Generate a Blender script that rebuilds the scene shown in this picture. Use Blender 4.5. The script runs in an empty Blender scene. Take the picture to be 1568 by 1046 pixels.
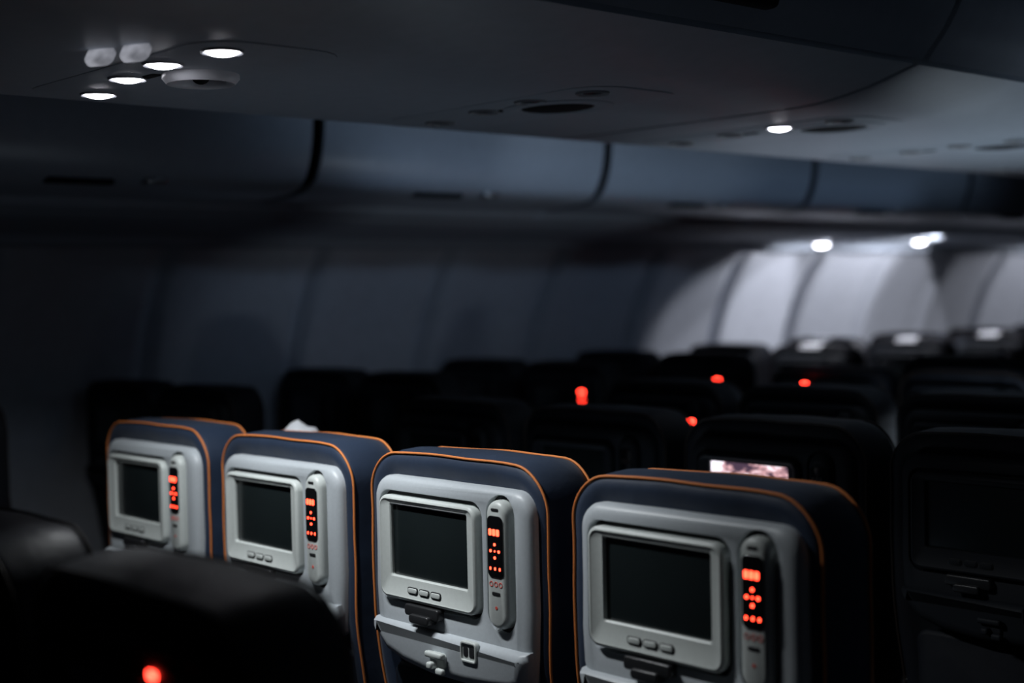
import bpy, bmesh, math, random
from mathutils import Vector, Matrix, noise
random.seed(4)
scene = bpy.context.scene
COL = scene.collection

# ------------------------------------------------------------------ materials
def new_mat(name):
    m = bpy.data.materials.new(name); m.use_nodes = True
    nt = m.node_tree
    b = nt.nodes.get('Principled BSDF')
    return m, nt, b

def mat(name, col, rough=0.5, metal=0.0, nscale=0, bump=0.0, var=0.0, spec=0.5, sheen=0.0):
    m, nt, b = new_mat(name)
    b.inputs['Base Color'].default_value = (*col, 1)
    b.inputs['Roughness'].default_value = rough
    b.inputs['Metallic'].default_value = metal
    b.inputs['Specular IOR Level'].default_value = spec
    if sheen: b.inputs['Sheen Weight'].default_value = sheen
    if nscale:
        tc = nt.nodes.new('ShaderNodeTexCoord')
        n = nt.nodes.new('ShaderNodeTexNoise'); n.inputs['Scale'].default_value = nscale
        n.inputs['Detail'].default_value = 5
        nt.links.new(tc.outputs['Object'], n.inputs['Vector'])
        if var:
            r = nt.nodes.new('ShaderNodeValToRGB')
            r.color_ramp.elements[0].position = .3; r.color_ramp.elements[1].position = .7
            r.color_ramp.elements[0].color = (*[c*(1-var) for c in col], 1)
            r.color_ramp.elements[1].color = (*[min(1, c*(1+var)) for c in col], 1)
            nt.links.new(n.outputs['Fac'], r.inputs['Fac'])
            nt.links.new(r.outputs['Color'], b.inputs['Base Color'])
        if bump:
            bp = nt.nodes.new('ShaderNodeBump'); bp.inputs['Strength'].default_value = bump
            bp.inputs['Distance'].default_value = 0.01
            nt.links.new(n.outputs['Fac'], bp.inputs['Height'])
            nt.links.new(bp.outputs['Normal'], b.inputs['Normal'])
    return m

def emis(name, col, strength):
    m, nt, b = new_mat(name)
    b.inputs['Base Color'].default_value = (*[c*.3 for c in col], 1)
    b.inputs['Emission Color'].default_value = (*col, 1)
    b.inputs['Emission Strength'].default_value = strength
    return m

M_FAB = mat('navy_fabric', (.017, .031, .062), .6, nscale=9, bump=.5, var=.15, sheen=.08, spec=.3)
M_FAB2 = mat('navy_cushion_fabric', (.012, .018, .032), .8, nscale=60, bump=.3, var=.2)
M_FAB_SHADED = mat('shaded_fabric', (.007, .009, .014), .65, nscale=9, bump=.35, var=.15, spec=.3)  # fabric with the shade of the unlit rows put into its colour
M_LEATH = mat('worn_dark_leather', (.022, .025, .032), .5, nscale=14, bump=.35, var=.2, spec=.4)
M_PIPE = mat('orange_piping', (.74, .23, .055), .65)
M_PIPE_SHADED = mat('shaded_piping', (.020, .012, .009), .6)  # orange piping darkened in colour to carry shade on unlit rows
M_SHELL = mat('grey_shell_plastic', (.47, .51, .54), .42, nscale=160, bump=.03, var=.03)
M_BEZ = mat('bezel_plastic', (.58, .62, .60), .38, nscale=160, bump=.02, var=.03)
M_SHELL_SHADED = mat('shaded_shell_plastic', (.016, .019, .024), .6, nscale=160, bump=.03, var=.03, spec=.2)  # shell plastic with shade painted in, for rows out of the light
M_DARK = mat('dark_plastic', (.02, .021, .023), .35)
M_TRAY = mat('tray_plastic', (.015, .022, .036), .5, nscale=100, bump=.03, var=.1)
M_SCREEN = mat('screen_glass', (.012, .017, .018), .22, spec=.5)
M_GLASS = mat('handset_glass', (.006, .006, .007), .12)
M_RED = emis('red_backlight', (1.0, .045, .02), 9)
M_REDF = emis('red_backlight_bright', (1.0, .035, .02), 24)
M_REDOFF = mat('icon_unlit', (.02, .012, .012), .5)
M_ICON = mat('red_print', (.75, .10, .07), .5)
M_METAL = mat('aluminium', (.4, .41, .43), .35, 1.0)
M_BIN = mat('bin_laminate', (.32, .36, .42), .33, nscale=30, bump=.015, var=.04)
M_SERV = mat('service_panel_laminate', (.32, .36, .42), .62, nscale=30, bump=.015, var=.04, spec=.25)
M_CBIN = mat('centre_bin_laminate', (.36, .405, .46), .42, nscale=30, bump=.015, var=.04)
M_WALL = mat('sidewall_panel', (.47, .50, .56), .5, nscale=20, bump=.02, var=.05)
M_GAP = mat('gap_dark', (.006, .007, .009), .8, spec=.2)
M_CEIL = mat('ceiling_panel', (.35, .36, .38), .5, nscale=20, bump=.01, var=.04)
M_FLOOR = mat('cabin_carpet', (.02, .024, .035), .95, nscale=150, bump=.5, var=.4)
M_LAMP = emis('reading_lamp_lens', (.93, .92, 1.0), 14)
M_LAMPOFF = mat('reading_lamp_off', (.05, .055, .06), .2)
M_RING = mat('lamp_ring', (.30, .31, .33), .4)
M_VRING = mat('vent_ring_plastic', (.80, .82, .86), .35)
M_SHADE = mat('window_shade', (.42, .46, .53), .5, nscale=15, bump=.02, var=.05)
M_WHITE = mat('white_linen', (.62, .64, .68), .8, nscale=30, bump=.4, var=.08)

def sign_mat():
    m, nt, b = new_mat('sign_lens')
    tc = nt.nodes.new('ShaderNodeTexCoord')
    g = nt.nodes.new('ShaderNodeTexNoise'); g.inputs['Scale'].default_value = 25
    r = nt.nodes.new('ShaderNodeValToRGB')
    r.color_ramp.elements[0].position = .35; r.color_ramp.elements[0].color = (.06, .063, .075, 1)
    r.color_ramp.elements[1].position = .65; r.color_ramp.elements[1].color = (.36, .37, .42, 1)
    nt.links.new(tc.outputs['Object'], g.inputs['Vector']); nt.links.new(g.outputs['Fac'], r.inputs['Fac'])
    nt.links.new(r.outputs['Color'], b.inputs['Emission Color'])
    b.inputs['Emission Strength'].default_value = .8
    b.inputs['Base Color'].default_value = (.2, .2, .22, 1)
    return m
M_SIGN = sign_mat()

def movie_mat():
    m, nt, b = new_mat('movie_screen')
    tc = nt.nodes.new('ShaderNodeTexCoord')
    mp = nt.nodes.new('ShaderNodeMapping'); mp.inputs['Scale'].default_value = (1, 1, 1.6)
    n = nt.nodes.new('ShaderNodeTexNoise'); n.inputs['Scale'].default_value = 22; n.inputs['Detail'].default_value = 3
    r = nt.nodes.new('ShaderNodeValToRGB')
    e = r.color_ramp.elements
    e[0].position = .38; e[0].color = (.05, .03, .05, 1)
    e[1].position = .56; e[1].color = (.9, .85, .95, 1)
    x = r.color_ramp.elements.new(.47); x.color = (.5, .28, .3, 1)
    nt.links.new(tc.outputs['Object'], mp.inputs[0]); nt.links.new(mp.outputs[0], n.inputs['Vector'])
    nt.links.new(n.outputs['Fac'], r.inputs['Fac'])
    nt.links.new(r.outputs['Color'], b.inputs['Emission Color'])
    b.inputs['Emission Strength'].default_value = 1.6
    b.inputs['Base Color'].default_value = (.02, .02, .02, 1)
    return m
M_MOVIE = movie_mat()

# ------------------------------------------------------------------ mesh helpers
def mesh_from(name, verts, faces, material=None, smooth=True, angle=35):
    me = bpy.data.meshes.new(name)
    me.from_pydata([tuple(v) for v in verts], [], faces)
    bm = bmesh.new(); bm.from_mesh(me)
    bmesh.ops.recalc_face_normals(bm, faces=bm.faces)
    bm.to_mesh(me); bm.free()
    if material: me.materials.append(material)
    if smooth: shade(me, angle)
    return me

def shade(me, angle=35):
    for p in me.polygons: p.use_smooth = True
    bm = bmesh.new(); bm.from_mesh(me)
    a = math.radians(angle)
    for e in bm.edges:
        if len(e.link_faces) == 2 and e.calc_face_angle(0) > a: e.smooth = False
    bm.to_mesh(me); bm.free()

def obj(name, me, parent=None, loc=(0, 0, 0), rot=None):
    o = bpy.data.objects.new(name, me); COL.objects.link(o)
    if parent: o.parent = parent
    o.location = loc
    if rot: o.rotation_euler = rot
    return o

def empty(name, loc=(0, 0, 0), rot=None):
    o = bpy.data.objects.new(name, None); COL.objects.link(o)
    o.empty_display_size = .1; o.location = loc
    if rot: o.rotation_euler = rot
    return o

def rrect(x0, x1, z0, z1, r, n=6):
    pts = []
    for cx, cz, a0 in ((x1-r, z1-r, 0), (x0+r, z1-r, 90), (x0+r, z0+r, 180), (x1-r, z0+r, 270)):
        for i in range(n+1):
            a = math.radians(a0+90*i/n)
            pts.append((cx+r*math.cos(a), cz+r*math.sin(a)))
    return pts

def offset(pts, d):
    """inset closed CCW polygon by d (positive=inward)"""
    n = len(pts); out = []
    for i in range(n):
        p0 = Vector(pts[i-1]); p = Vector(pts[i]); p1 = Vector(pts[(i+1) % n])
        e0 = (p-p0); e1 = (p1-p)
        if e0.length < 1e-7: e0 = e1
        if e1.length < 1e-7: e1 = e0
        e0.normalize(); e1.normalize()
        n0 = Vector((-e0.y, e0.x)); n1 = Vector((-e1.y, e1.x))
        b = n0+n1
        b.normalize()
        c = max(.5, b.dot(n0))
        q = p+b*(d/c)
        out.append((q.x, q.y))
    return out

def loft(loops, cap0=True, cap1=True):
    n = len(loops[0]); verts = [v for l in loops for v in l]; faces = []
    for k in range(len(loops)-1):
        for i in range(n):
            j = (i+1) % n
            faces.append((k*n+i, k*n+j, (k+1)*n+j, (k+1)*n+i))
    if cap0: faces.append(tuple(range(n-1, -1, -1)))
    if cap1: faces.append(tuple((len(loops)-1)*n+i for i in range(n)))
    return verts, faces

def L(pts, y): return [(p[0], y, p[1]) for p in pts]

def plate(pts, yb, yf, bev=.002, seg=3):
    loops = [L(pts, yb)]
    for s in range(seg+1):
        a = math.pi/2*s/seg
        loops.append(L(offset(pts, bev*(1-math.cos(a))), yf+bev*(1-math.sin(a))))
    return loft(loops)

def merge(parts):
    V = []; F = []
    for v, f in parts:
        o = len(V); V += list(v); F += [tuple(i+o for i in ff) for ff in f]
    return V, F

def box_bevel(sx, sy, sz, c, bev=.02, seg=3):
    bm = bmesh.new(); bmesh.ops.create_cube(bm, size=1)
    for v in bm.verts: v.co = Vector((v.co.x*sx+c[0], v.co.y*sy+c[1], v.co.z*sz+c[2]))
    bmesh.ops.bevel(bm, geom=bm.edges[:], offset=bev, segments=seg, profile=.5, affect='EDGES')
    bm.verts.ensure_lookup_table(); bm.verts.index_update()
    V = [tuple(v.co) for v in bm.verts]; F = [tuple(v.index for v in f.verts) for f in bm.faces]
    bm.free(); return V, F

def tube(path, r, n=8, closed=False):
    P = [Vector(p) for p in path]; m = len(P); V = []; F = []
    for i in range(m):
        if closed: t = P[(i+1) % m]-P[i-1]
        else: t = P[min(i+1, m-1)]-P[max(i-1, 0)]
        t.normalize()
        up = Vector((0, 1, 0)) if abs(t.y) < .9 else Vector((1, 0, 0))
        a = t.cross(up).normalized(); b = t.cross(a).normalized()
        for k in range(n):
            an = 2*math.pi*k/n
            V.append(tuple(P[i]+a*r*math.cos(an)+b*r*math.sin(an)))
    for i in range(m if closed else m-1):
        j = (i+1) % m
        for k in range(n):
            l = (k+1) % n
            F.append((i*n+k, i*n+l, j*n+l, j*n+k))
    return V, F

def apply_mods(o):
    dg = bpy.context.evaluated_depsgraph_get()
    me = bpy.data.meshes.new_from_object(o.evaluated_get(dg))
    return me

# ------------------------------------------------------------------ seat parts (origin: floor, back-face plane y=0, shell looks to -Y)
def sm(a, b, x):
    t = max(0, min(1, (x-a)/(b-a))); return t*t*(3-2*t)
def dens(pts, step=.03):
    out = []
    n = len(pts)
    for i in range(n):
        a = Vector(pts[i]); b = Vector(pts[(i+1) % n]); d = (b-a).length
        k = max(1, int(d/step))
        for j in range(k): 
            q = a.lerp(b, j/k); out.append((q.x, q.y))
    return out
def bend(v):
    x, y, z = v
    t = sm(.90, .45, z)
    x *= 1-.06*t
    y += .05*t
    z += .006*(1-(x/.235)**2)*sm(1.0, 1.17, z)
    w = noise.noise(Vector((x*9, y*9, z*9)))*.0035
    return (x+w*.6, y+w*.5, z+w)
back_out = dens(rrect(-.247, .222, .42, 1.163, .072, 10))
prof = [(.024, .06), (.006, .035), (-.001, .018), (.001, .007), (.006, 0.0), (.012, -.001), (.03, -.005), (.065, -.007),
        (.090, -.005), (.106, -.001), (.112, 0), (.118, .006), (.125, .018), (.131, .04), (.134, .07)]
loops = [[bend(p) for p in L(offset(back_out, ins), y)] for y, ins in prof]
v, f = loft(loops)
ME_BACK = mesh_from('seat_back_cover', v, f, M_FAB, angle=60)
p1 = [bend((p[0], .003, p[1])) for p in offset(back_out, -.0012)]
p2 = [bend((p[0], .115, p[1])) for p in offset(back_out, -.0012)]
ME_PIPE = mesh_from('piping', *merge([tube(p1, .0022, 8, True), tube(p2, .0022, 8, True)]), M_PIPE, angle=80)

# shell with pockets
def shell_outline():
    pts = []
    def arc(cx, cz, r, a0, a1, n=8):
        for i in range(n+1):
            a = math.radians(a0+(a1-a0)*i/n); pts.append((cx+r*math.cos(a), cz+r*math.sin(a)))
    arc(.163, 1.085, .042, 0, 90); arc(-.175, 1.085, .042, 90, 180)
    pts.extend([(-.217, 1.0), (-.219, .93), (-.216, .875), (-.205, .84), (-.175, .812), (-.12, .797), (-.05, .79), (.05, .79), (.12, .795), (.175, .80), (.195, .812), (.203, .86), (.206, .93), (.205, 1.0)])
    return pts
so = shell_outline()
loops = [L(so, .012), L(offset(so, .0), -.006), L(offset(so, .003), -.012), L(offset(so, .008), -.0165), L(offset(so, .016), -.019), L(offset(so, .022), -.020)]
v, f = loft(loops)
tmp = obj('tmp_shell', mesh_from('tmp', v, f, M_SHELL))
cuts = []
for (pts, yb) in ((rrect(-.196, .087, .902, 1.102, .028, 8), -.006), (rrect(.098, .168, .889, 1.119, .0345, 8), -.008)):
    vv, ff = loft([L(pts, yb), L(pts, -.06)])
    c = obj('tmp_cut', mesh_from('tmpc', vv, ff, M_SHELL)); cuts.append(c)
    mo = tmp.modifiers.new('b', 'BOOLEAN'); mo.operation = 'DIFFERENCE'; mo.object = c; mo.solver = 'EXACT'
mo = tmp.modifiers.new('bev', 'BEVEL'); mo.width = .0018; mo.segments = 2; mo.limit_method = 'ANGLE'; mo.angle_limit = math.radians(50)
bpy.context.view_layer.update()
ME_SHELL = apply_mods(tmp); ME_SHELL.name = 'shell'
shade(ME_SHELL, 30)
for c in cuts+[tmp]: bpy.data.objects.remove(c, do_unlink=True)
ME_GROOVE = mesh_from('groove', *merge([plate(rrect(-.1955, .0865, .9025, 1.1015, .028, 8), -.004, -.0068, .0003),
                                        plate(rrect(.0985, .1675, .8895, 1.1185, .034, 8), -.005, -.0088, .0003)]), M_DARK)
# lower lip
lip = [(.200, .868), (-.213, .868), (-.2145, .86), (-.202, .838), (-.172, .811), (-.12, .796), (-.05, .788), (.05, .788), (.12, .793), (.172, .799), (.192, .812), (.201, .85)]
lip = dens(lip, .02)
def liploop(ins, y): return L(offset(lip, ins), y)
v, f = loft([liploop(0, -.008), liploop(.001, -.020), liploop(.006, -.029), liploop(.014, -.034), liploop(.022, -.036)])
ME_LIP = mesh_from('lower_lip', v, f, M_SHELL, angle=50)
# bezel ring
NB = 8
ob = rrect(-.188, .079, .909, 1.094, .022, NB)
ib = rrect(-.158, .055, .949, 1.080, .005, NB)
ib2 = rrect(-.156, .053, .951, 1.078, .004, NB)
loops = [L(ob, -.006), L(ob, -.024), L(offset(ob, .001), -.027), L(offset(ob, .003), -.029), L(offset(ob, .006), -.030),
         L(offset(ob, .0085), -.0285), L(offset(ib, -.003), -.0265), L(ib, -.0262), L(ib2, -.0240), L(ib2, -.018)]
v, f = loft(loops, False, False)
ME_BEZ = mesh_from('screen_bezel', v, f, M_BEZ, angle=40)
btn = [plate(rrect(x-.0125, x+.0125, .9255, .9345, .004, 4), -.026, -.0305, .0012) for x in (-.093, -.061, -.029)]
ME_BTNG = mesh_from('bezel_button_gap', *merge([plate(rrect(x-.0142, x+.0142, .9238, .9362, .005, 4), -.026, -.0292, .0003) for x in (-.093, -.061, -.029)]), M_DARK)
ME_BTN = mesh_from('bezel_buttons', *merge(btn), M_BEZ)
sc = plate(ib2, -.010, -.0195, .0002)
ME_SCREEN = mesh_from('screen', *sc, M_SCREEN)
ME_SCREEN_ON = mesh_from('screen_on', *sc, M_MOVIE)
ME_LATCH = mesh_from('table_latch', *merge([plate(rrect(-.112, -.018, .886, .9065, .006, 4), -.018, -.034, .003),
                                           plate(rrect(-.092, -.038, .876, .892, .006, 4), -.018, -.041, .003)]), M_DARK)
# handset
HX = .133
ho = rrect(HX-.0255, HX+.0255, .897, 1.111, .0245, 8)
v, f = loft([L(ho, -.008), L(ho, -.022), L(offset(ho, .002), -.027), L(offset(ho, .005), -.030), L(offset(ho, .009), -.0315)])
ME_HS = mesh_from('handset', v, f, M_BEZ, angle=50)
ME_HSG = mesh_from('handset_glass', *plate(rrect(HX-.0185, HX+.0185, .984, 1.086, .009, 6), -.028, -.0330, .001), M_GLASS)
def disc(cx, cz, r, y, n=12, th=.0006):
    pts = [(cx+r*math.cos(2*math.pi*i/n), cz+r*math.sin(2*math.pi*i/n)) for i in range(n)]
    return loft([L(pts, y+th), L(pts, y)])
def bar(x0, x1, z0, z1, y): 
    pts = rrect(x0, x1, z0, z1, min(x1-x0, z1-z0)*.3, 3); return loft([L(pts, y+.0006), L(pts, y)])
Y = -.0337
q = HX-.128
ic = [bar(.1140+i*.0092+q, .1210+i*.0092+q, 1.0535, 1.0645, Y) for i in range(3)]
ic += [disc(.128+dx+q, 1.028+dz, .0026, Y) for dx, dz in ((0, .011), (0, -.011), (-.010, 0), (.010, 0))]
ic += [disc(.128+q, 1.028, .0016, Y)]
ic += [bar(.115+i*.0115+q, .1185+i*.0115+q, .9965, 1.0015, Y) for i in range(3)]
ME_IC = mesh_from('handset_icons_lit', *merge(ic), M_RED, False)
ME_ICOFF = mesh_from('handset_icons_unlit', *merge(ic), M_REDOFF, False)
ME_ICF = mesh_from('handset_icons_call', *merge(ic[:8]), M_REDF, False)
ME_GLOW_BAR = mesh_from('handset_glow', *bar(-.007, .007, -.004, .004, -.0225), M_REDF, False)  # red bars added on the shell, standing in for handset glow
ME_GLOW_BARW = mesh_from('handset_glow_wide', *bar(-.012, .012, -.008, .008, -.0225), M_REDF, False)
def ringm(cx, cz, r, w, y, n=16):
    o = [(cx+r*math.cos(2*math.pi*i/n), cz+r*math.sin(2*math.pi*i/n)) for i in range(n)]
    i_ = [(cx+(r-w)*math.cos(2*math.pi*i/n), cz+(r-w)*math.sin(2*math.pi*i/n)) for i in range(n)]
    return loft([L(o, y+.001), L(o, y), L(i_, y), L(i_, y+.001)], False, False)
ic2 = [ringm(HX-.0115+i*.0115, .973, .0044, .0011, -.0322) for i in range(3)]+[disc(HX, .934, .0028, -.0322)]
ME_IC2 = mesh_from('handset_red_prints', *merge(ic2), M_ICON, False)
ME_HSB = mesh_from('handset_slot', *merge([plate(rrect(HX-.010, HX+.010, .954, .9600, .0022, 3), -.031, -.0322, .0002),
                                          plate(rrect(HX-.009, HX+.009, 1.0935, 1.0985, .0022, 3), -.030, -.0322, .0002)]), M_DARK)
# jack
jo = rrect(.045, .087, .832, .868, .007, 5)
ji = offset(jo, .0045)
v, f = loft([L(jo, -.030), L(jo, -.038), L(offset(jo, .0015), -.0395), L(offset(ji, -.001), -.0395), L(ji, -.038), L(ji, -.0365)], False, True)
ME_JACK = mesh_from('audio_jack_frame', v, f, M_BEZ)
jh = [plate(rrect(.052, .064, .841, .859, .005, 4), -.036, -.0372, .0002), plate(rrect(.067, .080, .841, .859, .003, 4), -.036, -.0372, .0002)]
ME_JH = mesh_from('audio_jack_holes', *merge(jh), M_DARK)
# hook / table turn-latch
hk = [plate(rrect(-.034, .006, .808, .836, .007, 5), -.030, -.042, .003), box_bevel(.046, .012, .011, (-.014, -.046, .833), .004),
      box_bevel(.014, .022, .013, (-.020, -.046, .815), .004), box_bevel(.020, .010, .012, (.000, -.046, .806), .004)]
ME_HOOK = mesh_from('coat_hook', *merge(hk), M_BEZ, angle=40)
# tray
tr = rrect(-.20, .20, .47, .782, .025, 6)
v, f = loft([L(tr, .045), L(tr, .012), L(offset(tr, .003), .008), L(offset(tr, .008), .006)])
v = [(a, b+.02*sm(.8, .45, c), c) for a, b, c in v]
ME_TRAY = mesh_from('tray_table', v, f, M_TRAY)
# cushion, arms, legs
ME_CUSH = mesh_from('seat_cushion', *merge([box_bevel(.46, .47, .13, (-.01, .40, .40), .04, 4), box_bevel(.44, .06, .10, (-.01, .62, .385), .028, 4)]), M_FAB2, angle=60)
ME_ARM = mesh_from('armrest', *merge([box_bevel(.040, .42, .05, (.2525, .30, .635), .018, 4), box_bevel(.034, .08, .24, (.2525, .16, .52), .012, 3)]), M_DARK, angle=50)
ME_ARML = mesh_from('armrest_outer', *merge([box_bevel(.040, .42, .05, (-.2775, .30, .635), .018, 4), box_bevel(.034, .08, .24, (-.2775, .16, .52), .012, 3)]), M_DARK, angle=50)
ME_LEG = mesh_from('seat_legs', *merge([box_bevel(.03, .05, .335, (-.17, .22, .1675), .008, 2), box_bevel(.03, .05, .335, (-.17, .50, .1675), .008, 2),
                                       box_bevel(.50, .04, .03, (0, .22, .325), .008, 2), box_bevel(.50, .04, .03, (0, .50, .325), .008, 2),
                                       box_bevel(.03, .36, .02, (-.17, .36, .01), .005, 2)]), M_METAL)
# linen headrest cover
V = []; F = []
path = [(.145, .95), (.145, 1.05), (.143, 1.12), (.136, 1.150), (.118, 1.172), (.08, 1.178), (.05, 1.178), (.012, 1.172), (-.004, 1.155)]
for i in range(17):
    xx = -.07+.12*i/16
    for (yy, zz) in path:
        V.append((xx, yy+noise.noise(Vector((xx*12, yy*12, zz*9)))*.004, zz+noise.noise(Vector((xx*14, 3, zz*3)))*.003+.003))
npth = len(path)
for i in range(16):
    for k in range(npth-1):
        F.append((i*npth+k, (i+1)*npth+k, (i+1)*npth+k+1, i*npth+k+1))
ME_COVER = mesh_from('headrest_cover', V, F, M_WHITE, angle=80)

SHADED = {}
def shaded_copy(me, m):  # mesh copy whose material carries painted shade
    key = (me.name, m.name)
    if key not in SHADED:
        c = me.copy(); c.materials.clear(); c.materials.append(m); SHADED[key] = c
    return SHADED[key]

def seat(x, y, lit=0, screen_on=False, first=False, cover=False, recl=0.0, shaded=True, fab=None, glow_bar=None):
    e = empty('airplane_seat', (x, y, 0))
    D = (lambda me, m: shaded_copy(me, m)) if shaded else (lambda me, m: me)
    parts = [('seat_cushion', ME_CUSH), ('legs', ME_LEG), ('armrest_right', ME_ARM)]
    if first: parts.append(('armrest_left', ME_ARML))
    for n, m in parts: obj(n, m, e)
    if recl:
        b = empty('back_pivot', (0, .1, .42), (recl, 0, 0)); b.parent = e; off = (0, -.1, -.42)
    else: b, off = e, (0, 0, 0)
    fb = fab or M_FAB_SHADED
    parts = [('back_cover', D(ME_BACK, fb)), ('piping', D(ME_PIPE, M_PIPE_SHADED)), ('shell', D(ME_SHELL, M_SHELL_SHADED)), ('shell_groove', ME_GROOVE), ('shell_lip', D(ME_LIP, M_SHELL_SHADED)),
             ('screen_bezel', D(ME_BEZ, M_SHELL_SHADED)), ('screen', ME_SCREEN_ON if screen_on else ME_SCREEN), ('bezel_buttons', D(ME_BTN, M_SHELL_SHADED)), ('bezel_button_gap', ME_BTNG),
             ('table_latch', ME_LATCH), ('handset', D(ME_HS, M_SHELL_SHADED)), ('handset_glass', ME_HSG), ('handset_icons', (ME_ICOFF, ME_IC, ME_ICF)[lit]),
             ('handset_prints', D(ME_IC2, M_SHELL_SHADED)), ('handset_slots', ME_HSB), ('jack_frame', D(ME_JACK, M_SHELL_SHADED)), ('jack_holes', ME_JH), ('coat_hook', D(ME_HOOK, M_SHELL_SHADED)),
             ('tray_table', D(ME_TRAY, M_FAB_SHADED))]
    if cover: parts.append(('headrest_cover', ME_COVER))
    for n, m in parts: obj(n, m, b, off)
    if glow_bar:
        obj('handset_glow', glow_bar[2], b, (off[0]+glow_bar[0], off[1], off[2]+glow_bar[1]))
    return e

PITCH, Y0 = .85, 1.57
CX = [-2.935, -2.405, -1.875, -1.345]
for k in range(-1, 7):
    for i, x in enumerate(CX):
        lit = 1 if (k == 0 or (k, i) == (-1, 3)) else (2 if (k, i) in ((2, 0),) else 0)
        y = Y0+PITCH*k if k >= 0 else Y0-.81
        glow_bar = {(-1, 3): (.074, 1.098, ME_GLOW_BAR), (3, 0): (-.082, 1.110, ME_GLOW_BARW)}.get((k, i))
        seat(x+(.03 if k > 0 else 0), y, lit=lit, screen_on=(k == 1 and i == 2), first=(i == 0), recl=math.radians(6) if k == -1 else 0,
             shaded=(k != 0), fab=M_LEATH if k == -1 else None, glow_bar=glow_bar)
LX = [-4.60, -4.07]
for k in range(0, 11):
    for i, x in enumerate(LX):
        seat(x, 1.49+.83*k, lit=2 if (k, i) in ((3, 1), (4, 1), (5, 1), (6, 1)) else 0, first=(i == 0), cover=(k, i) in ((5, 1), (6, 0), (6, 1), (7, 1), (8, 1)))

# ------------------------------------------------------------------ shell of the cabin
YA, YB = -2.2, 13.0
CEN = -2.2
def extr(profile, y0, y1, ny=1, closed=False):
    V = []; F = []; n = len(profile)
    for j in range(ny+1):
        y = y0+(y1-y0)*j/ny
        V += [(p[0], y, p[1]) for p in profile]
    for j in range(ny):
        for i in range(n if closed else n-1):
            k = (i+1) % n
            F.append((j*n+i, j*n+k, (j+1)*n+k, (j+1)*n+i))
    if closed:
        F.append(tuple(range(n))); F.append(tuple(ny*n+i for i in range(n)))
    return V, F
def smoothp(pts, sub=6):
    out = []
    n = len(pts)
    for i in range(n-1):
        p0 = Vector(pts[max(i-1, 0)]); p1 = Vector(pts[i]); p2 = Vector(pts[i+1]); p3 = Vector(pts[min(i+2, n-1)])
        for s in range(sub):
            t = s/sub
            q = .5*((2*p1)+(-p0+p2)*t+(2*p0-5*p1+4*p2-p3)*t*t+(-p0+3*p1-3*p2+p3)*t**3)
            out.append((q.x, q.y))
    out.append(tuple(pts[-1])); return out
def mx(p): return (2*CEN-p[0], p[1])

v, f = extr([(CEN-2.72, -.05), (CEN+2.72, -.05), (CEN+2.72, 0), (CEN-2.72, 0)], YA, YB, 1, True)
obj('floor', mesh_from('floor', v, f, M_FLOOR, False))

# centre bins
halfp = [(-2.2, 1.838), (-1.95, 1.838), (-1.80, 1.842), (-1.68, 1.862), (-1.57, 1.893)]
face = [(-1.555, 1.90), (-1.535, 1.925), (-1.50, 1.97), (-1.46, 2.05), (-1.45, 2.15), (-1.49, 2.26), (-1.58, 2.34)]
under = [mx(p) for p in reversed(smoothp(halfp, 4))][:-1]+smoothp(halfp, 4)
Y1_, Y2_ = YA+.04, YB-.04
seamsU = [Y1_, -.06, 2.54, 5.14, 7.74, 10.34, Y2_]
for a, b in zip(seamsU[:-1], seamsU[1:]):
    top = [(p[0], p[1]+.02) for p in reversed(under)]
    v, f = extr(under+top, a+.009, b-.009, 1, True)
    obj('overhead_bin_underside', mesh_from('ubin', v, f, M_CBIN, angle=30))
v, f = extr([(-2.2-.60, 1.925), (-1.60, 1.925), (-1.53, 2.02), (-1.53, 2.3), (-2.2-.67, 2.3), (-2.2-.67, 2.02)], Y1_, Y2_, 1, True)
obj('overhead_bin_core', mesh_from('core', v, f, M_GAP, False))
def thick(pr, t):
    n = len(pr); inn = []
    for i in range(n):
        d = Vector(pr[min(i+1, n-1)])-Vector(pr[max(i-1, 0)]); d.normalize()
        q = Vector(pr[i])+Vector((-d.y, d.x))*t
        inn.append((q.x, q.y))
    return pr+inn[::-1]
seamsC = [2.55+1.3*i for i in range(-3, 9)]
fp = smoothp(face, 5)
for a, b in zip(seamsC[:-1], seamsC[1:]):
    for side in (0, 1):
        pr = fp if side == 0 else [mx(p) for p in fp]
        v, f = extr(thick(pr, .015 if side == 0 else -.015), a+.010, b-.010, 1, True)
        o = obj('overhead_bin_door', mesh_from('cdoor', v, f, M_BIN, angle=30))
        m = (a+b)/2
        if side == 0:
            h = obj('bin_latch', mesh_from('latch', *box_bevel(.04, .20, .035, (-1.512, m, 1.945), .014, 3), M_GAP)); h.parent = o

# side bins
sd = [(-4.00, 1.762), (-3.85, 1.768), (-3.75, 1.780), (-3.69, 1.806), (-3.655, 1.86), (-3.635, 1.93), (-3.628, 2.02), (-3.64, 2.16), (-3.70, 2.31)]
sp = smoothp(sd, 6)
seamsD = [2.52+1.28*i for i in range(-3, 9)]
for a, b in zip(seamsD[:-1], seamsD[1:]):
    for side in (0, 1):
        pr = sp if side == 0 else [mx(p) for p in sp]
        v, f = extr(thick(pr, .015 if side == 0 else -.015), a+.022, b-.022, 1, True)
        o = obj('overhead_bin_door', mesh_from('sdoor', v, f, M_BIN, angle=30))
        if side == 0:
            m = (a+b)/2
            h = obj('bin_latch', mesh_from('latch', *box_bevel(.05, .20, .016, (-3.725, m-.1, 1.787), .007, 3), M_GAP)); h.parent = o
            h = obj('bin_latch_pull', mesh_from('latchp', *box_bevel(.05, .07, .022, (-3.71, m+.12, 1.795), .009, 3), M_METAL)); h.parent = o
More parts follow.
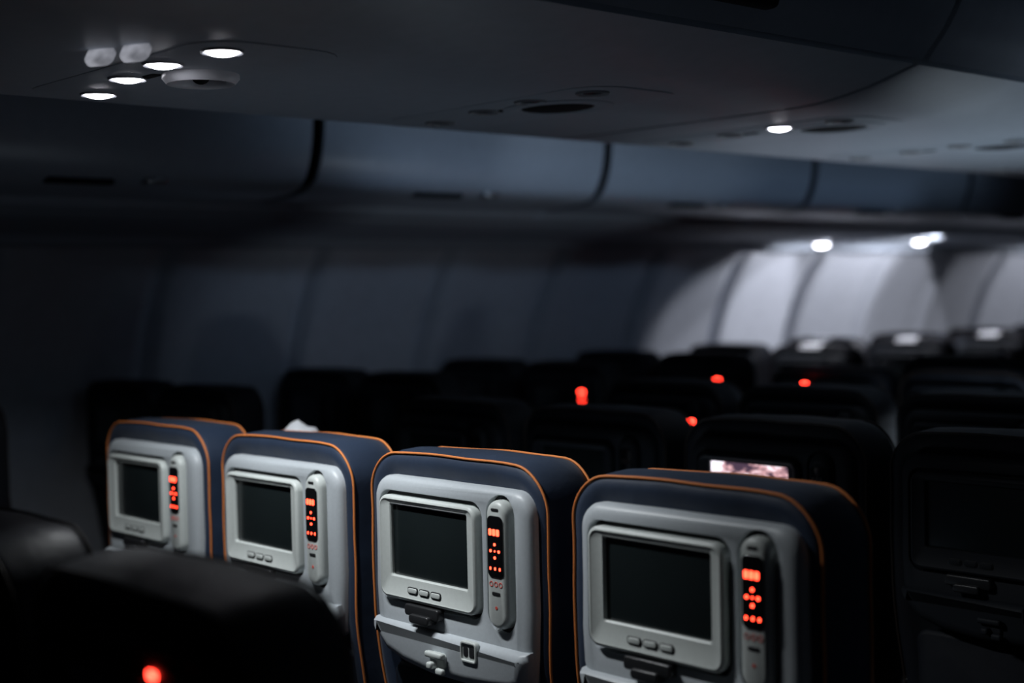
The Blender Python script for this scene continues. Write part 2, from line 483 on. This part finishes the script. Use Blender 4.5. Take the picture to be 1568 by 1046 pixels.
for side in (0, 1):
    core = [(-4.0, 1.80), (-3.80, 1.80), (-3.75, 1.82), (-3.70, 1.90), (-3.68, 2.06), (-3.68, 2.30), (-4.5, 2.30), (-4.6, 1.9)]
    if side: core = [mx(p) for p in core]
    v, f = extr(core, Y1_, Y2_, 1, True)
    obj('overhead_bin_core', mesh_from('score', v, f, M_GAP, False))
    us = [(-4.005, 1.775), (-4.02, 1.748), (-4.06, 1.738), (-4.10, 1.738), (-4.12, 1.728), (-4.20, 1.718), (-4.36, 1.708), (-4.50, 1.690), (-4.54, 1.655), (-4.58, 1.652), (-4.595, 1.66)]
    if side: us = [mx(p) for p in us]
    v, f = extr(thick(smoothp(us, 4), .012 if not side else -.012), Y1_, Y2_, 1, True)
    obj('service_panel', mesh_from('psu', v, f, M_SERV, angle=30))

# side walls with scalloped panels
wp = [(-4.60, 1.668), (-4.68, 1.58), (-4.76, 1.46), (-4.83, 1.32), (-4.88, 1.16), (-4.905, .98), (-4.91, .78), (-4.90, .5), (-4.88, .25), (-4.86, -.04)]
wps = smoothp(wp, 5)
def wall(side, name):
    ys = []; seams = [2.55+.66*i for i in range(-8, 17)]
    for s in seams[:-1]:
        for t, d in ((0, .034), (.012, .030), (.034, -.010), (.06, -.028), (.12, -.018), (.25, .004), (.33, .012), (.42, .004), (.55, -.018), (.60, -.028), (.626, -.010), (.648, .030)):
            ys.append((s+t, d))
    V = []; F = []; n = len(wps)
    for (y, d) in ys:
        for (x, z) in wps:
            xx = x-d*sm(.3, .8, z)*sm(1.68, 1.60, z) if d < .02 else x-d
            V.append((xx if side == 0 else 2*CEN-xx, y, z))
    for j in range(len(ys)-1):
        for i in range(n-1):
            F.append((j*n+i, j*n+i+1, (j+1)*n+i+1, (j+1)*n+i))
    o = obj(name, mesh_from(name, V, F, M_WALL, angle=40))
    return o
wall(0, 'wall_left'); wall(1, 'wall_right')
def wx(z):
    for i in range(len(wps)-1):
        if wps[i][1] >= z >= wps[i+1][1]:
            t = (wps[i][1]-z)/(wps[i][1]-wps[i+1][1]); return wps[i][0]+(wps[i+1][0]-wps[i][0])*t
    return -4.9
n = 0
ME_WF = ME_WS = None
for i in range(-4, 15):
    yc = 2.55+.66*i+.33
    zc = 1.0
    n += 1
    tilt = math.atan2(wx(zc+.1)-wx(zc-.1), .2)
    e = empty('window_%d' % n)
    o_ = rrect(-.145, .145, -.21, .21, .11, 8); i_ = rrect(-.112, .112, -.172, .172, .085, 8)
    R = Matrix.Rotation(tilt, 4, 'Y') @ Matrix.Rotation(math.radians(90), 4, 'Z')
    e.matrix_world = Matrix.Translation((wx(zc)-.004, yc, zc)) @ R
    if ME_WF is None:
        v, f = loft([L(o_, .006), L(offset(o_, .006), -.004), L(offset(o_, .018), -.006), L(offset(i_, -.004), -.003), L(i_, .002), L(i_, .012)], False, False)
        ME_WF = mesh_from('window_frame', v, f, M_WALL, angle=40)
        ME_WS = mesh_from('shade', *plate(i_, .012, .004, .001), M_SHADE)
    obj('frame', ME_WF, e)
    obj('shade', ME_WS, e)

# ceiling strips over aisles, bulkheads
ca = smoothp([(-2.78, 2.31), (-2.95, 2.36), (-3.22, 2.39), (-3.50, 2.36), (-3.72, 2.31)], 5)
for side in (0, 1):
    pr = ca if not side else [mx(p) for p in ca]
    v, f = extr(thick(pr, -.03 if not side else .03), Y1_, Y2_, 1, True)
    obj('ceiling' if not side else 'ceiling.001', mesh_from('ceil', v, f, M_CEIL, angle=30))
for nm, y in (('wall_front', YB), ('wall_back', YA)):
    v, f = box_bevel(5.5, .05, 2.5, (CEN, y, 1.22), .01, 1)
    obj(nm, mesh_from(nm, v, f, M_WALL, False))

# ------------------------------------------------------------------ passenger service lights
def dome(r, h, n=20, rings=5):
    V = []; F = []
    for j in range(rings):
        a = math.pi/2*j/rings
        for i in range(n):
            t = 2*math.pi*i/n; V.append((r*math.cos(a)*math.cos(t), r*math.cos(a)*math.sin(t), -h*math.sin(a)))
    V.append((0, 0, -h)); c = len(V)-1
    for j in range(rings-1):
        for i in range(n):
            k = (i+1) % n; F.append((j*n+i, j*n+k, (j+1)*n+k, (j+1)*n+i))
    for i in range(n): F.append(((rings-1)*n+i, (rings-1)*n+(i+1) % n, c))
    return V, F
def lring(r0, r1, h, n=24):
    V = []; F = []
    prof = [(r1, .002), (r1, -h*.5), (r1-.3*(r1-r0), -h), (r0+.2*(r1-r0), -h*.8), (r0, .001)]
    for (r, z) in prof:
        for i in range(n):
            t = 2*math.pi*i/n; V.append((r*math.cos(t), r*math.sin(t), z))
    for j in range(len(prof)-1):
        for i in range(n):
            k = (i+1) % n; F.append((j*n+i, j*n+k, (j+1)*n+k, (j+1)*n+i))
    return V, F
ME_DOME = mesh_from('lens', *dome(.028, .011), M_LAMP, angle=80)
ME_DOMEOFF = mesh_from('lens_off', *dome(.025, .005), M_LAMPOFF, angle=80)
ME_LR = mesh_from('lamp_ring', *lring(.028, .034, .006), M_RING, angle=60)
ME_BIGR = mesh_from('vent_ring', *lring(.040, .066, .018), M_VRING, angle=60)
ME_BIGRD = mesh_from('vent_ring_plain', *lring(.043, .066, .006), M_CBIN, angle=60)
ME_VENT = mesh_from('vent_cone', *dome(.044, .008), M_RING, angle=60)
ME_VENTD = mesh_from('vent_recess', *dome(.044, .008), M_GAP, angle=60)
ME_VENTP = mesh_from('vent_ball', *dome(.016, .014), M_GAP, angle=60)
def spot(name, loc, tgt, W, ang, blend=.3, col=(1, 1, 1), r=.02):
    l = bpy.data.lights.new(name, 'SPOT'); l.energy = W; l.spot_size = math.radians(ang); l.spot_blend = blend
    l.color = col; l.shadow_soft_size = r
    o = bpy.data.objects.new(name, l); COL.objects.link(o); o.location = loc
    o.rotation_euler = (Vector(tgt)-Vector(loc)).to_track_quat('-Z', 'Y').to_euler()
    return o
def area(name, loc, tgt, W, sx, sy, col=(1, 1, 1), spread=180):
    l = bpy.data.lights.new(name, 'AREA'); l.energy = W; l.shape = 'RECTANGLE'; l.size = sx; l.size_y = sy; l.color = col
    l.spread = math.radians(spread)
    o = bpy.data.objects.new(name, l); COL.objects.link(o); o.location = loc
    o.rotation_euler = (Vector(tgt)-Vector(loc)).to_track_quat('-Z', 'Y').to_euler()
    return o
LXs = [-2.47, -2.27, -2.10, -1.94]
ZU = 1.838
def hplate(x0, x1, y0, y1, r, th, m):
    pts = rrect(x0, x1, y0, y1, r, 5); i2 = offset(pts, .003)
    v, f = loft([[(p[0], p[1], .003) for p in pts], [(p[0], p[1], -th*.5) for p in pts], [(p[0], p[1], -th) for p in i2]])
    return mesh_from('hp', v, f, m, angle=30)
ME_PP = hplate(-.34, .34, -.09, .18, .08, .0015, M_CBIN)
ME_SL = hplate(-.05, .0, .0, .02, .006, .004, M_GAP)
v, f = plate(rrect(-.024, .024, -.030, .004, .012, 4), .006, -.004, .003)
ME_SG = mesh_from('sign', v, f, M_SIGN, angle=40)
for k in range(-2, 9):
    y = 1.19+.82*k
    e = empty('passenger_service_unit', (CEN, y, ZU))
    for j, x in enumerate(LXs):
        on = (k == 0) or (k == 2 and j == 2)
        dy = (.035, -.01, -.035, -.02)[j]
        obj('lens', ME_DOME if on else ME_DOMEOFF, e, (x-CEN, dy, 0))
        obj('lens_ring', ME_LR, e, (x-CEN, dy, 0))
    if k == 0:
        obj('vent_ring', ME_BIGR, e, (.03, .075, 0)); obj('vent_cone', ME_VENT, e, (.03, .075, 0)); obj('vent_ball', ME_VENTP, e, (.03, .075, -.004))
    else:
        px_, py_ = (.16, .10) if k > 1 else (.06, .08)
        for nn, mm in (('vent_ring', ME_BIGRD), ('vent_recess', ME_VENTD)):
            o = obj(nn, mm, e, (px_, py_, 0)); o.scale = (2.0, 1.6, 1)
    obj('panel', ME_PP, e)
    if k == 0:
        for (sx_, sy_) in ((.160, -.170), (.225, -.145)):
            obj('sign_lens', ME_SG, e, (sx_, sy_, 0), (math.radians(-35), 0, math.radians(28)))
    obj('slot', ME_SL, e)
# key reading lamps, one per seat, aimed down at the seat row
KC = (.94, .975, 1)
for x, tx, W in ((-2.47, -2.95, 11), (-2.27, -2.42, 20), (-2.10, -1.98, 19), (-1.94, -1.42, 11)):
    spot('reading_light', (x, 1.15, ZU-.03), (tx, 1.40, 1.0), W, 84, .55, KC, .02)
spot('reading_light', (-2.10, 2.80, ZU-.03), (-2.12, 2.9, 1.0), 2, 60, .5, (.9, .95, 1), .02)
spot('reading_light', (-1.94, 1.12, ZU-.03), (-1.60, .72, 1.17), 8, 26, .9, KC, .02)

# left side service panel lamps and vents
ME_SV = hplate(-.055, .055, -.075, .075, .05, .004, M_GAP)
for k in range(-1, 9):
    y = 2.35+.98*k
    e = empty('passenger_service_unit', (-4.36, y, 1.706))
    obj('vent_recess', ME_SV, e); obj('lens_ring', ME_LR, e, (.1, -.16, .006)); obj('lens', ME_DOMEOFF, e, (.1, -.16, .006))
WC = (.93, .93, 1)
for (x, y, z) in ((-4.47, 6.30, 1.684), (-4.38, 7.10, 1.703)):
    e = empty('reading_lamp', (x, y, z))
    s = obj('lens', ME_DOME, e); s.scale = (1.5, 1.5, 2.0)
    r_ = obj('lens_ring', ME_LR, e); r_.scale = (1.5, 1.5, 1.2)
spot('wash_light', (-4.05, 6.90, 1.67), (-4.92, 6.90, 1.20), 30, 110, .08, WC, .012)
spot('wash_light', (-4.05, 6.25, 1.67), (-4.92, 6.0, 1.28), 24, 66, .5, WC, .012)
spot('wash_light', (-3.98, 8.9, 1.67), (-4.92, 9.0, 1.2), 18, 150, .6, WC, .012)
for y in (5.5, 6.35, 7.2, 8.0):
    spot('reading_light', (-4.15, y, 1.68), (-4.15, y+.1, 1.1), 20, 60, .4, WC, .012)

# added ambient fills for bins, sidewall and undersides, no real fixtures
area('bin_fill', (-3.00, 4.4, 2.25), (-3.66, 4.4, 1.95), .66, 4.0, .06, (.54, .74, 1), 70)  # unseen fill added to give the left bins their blue light
area('sidewall_fill', (-2.93, 4.3, 1.965), (-4.75, 4.3, 1.51), .33, 3.2, .03, (.50, .70, 1), 34)  # added strip hidden above the centre bin, brightens the left wall
spot('bin_fill_spot', (-3.02, 3.3, 2.08), (-3.66, 3.6, 1.84), 1.6, 70, .9, (.72, .84, 1), .05)  # spot added for the highlight on a bin door
area('bin_fill', (-1.3, 4.0, 2.27), (-.7, 4.0, 1.95), .2, 6, .08, (.6, .75, 1))  # weaker fill added on the right side
area('underside_fill', (-2.0, 3.80, .70), (-2.0, 3.55, 1.9), 7.0, .3, .25, (.76, .88, 1))  # added uplight hidden behind seats, brightens the centre bin underside
area('underside_fill', (-2.2, 2.12, .62), (-2.4, 1.8, 1.9), .8, .8, .12, (.72, .86, 1))  # second added uplight, hidden between the front rows

# small pillow tucked beside a headrest
bm = bmesh.new(); bmesh.ops.create_icosphere(bm, subdivisions=4, radius=1)
for vtx in bm.verts:
    c = vtx.co
    s = lambda q: math.copysign(abs(q)**.6, q)
    c2 = Vector((s(c.x)*.055, c.y*.06*(1-.5*c.x*c.x), s(c.z)*.20))
    c2 += Vector((1, 1, 1))*noise.noise(c*2.3)*.012+c.normalized()*noise.noise(c*6)*.006
    vtx.co = c2
me = bpy.data.meshes.new('pillow'); bm.to_mesh(me); bm.free(); me.materials.append(M_WHITE); shade(me, 80)
obj('pillow', me, None, (-2.655, 1.765, .975), (0, math.radians(4), 0))

# ------------------------------------------------------------------ world, camera
w = bpy.data.worlds.new('World'); scene.world = w; w.use_nodes = True
w.node_tree.nodes['Background'].inputs[0].default_value = (.3, .4, .6, 1)
w.node_tree.nodes['Background'].inputs[1].default_value = .005

yaw = math.radians(47.7); pit = math.radians(1.92); rol = math.radians(1.2)
fw = Vector((-math.sin(yaw)*math.cos(pit), math.cos(yaw)*math.cos(pit), -math.sin(pit)))
r0 = Vector((math.cos(yaw), math.sin(yaw), 0)); u0 = r0.cross(fw)
rt = r0*math.cos(rol)-u0*math.sin(rol); up = u0*math.cos(rol)+r0*math.sin(rol)
cam = bpy.data.cameras.new('camera'); co_ = bpy.data.objects.new('camera', cam); COL.objects.link(co_)
m = Matrix((rt, up, -fw)).transposed().to_4x4(); m.translation = Vector((0, 0, 1.45))
co_.matrix_world = m
cam.lens = 50; cam.sensor_width = 36; cam.clip_start = .02
cam.dof.use_dof = True; cam.dof.focus_distance = 2.46; cam.dof.aperture_fstop = 1.7
scene.camera = co_
scene.view_settings.view_transform = 'Standard'
scene.view_settings.look = 'None'
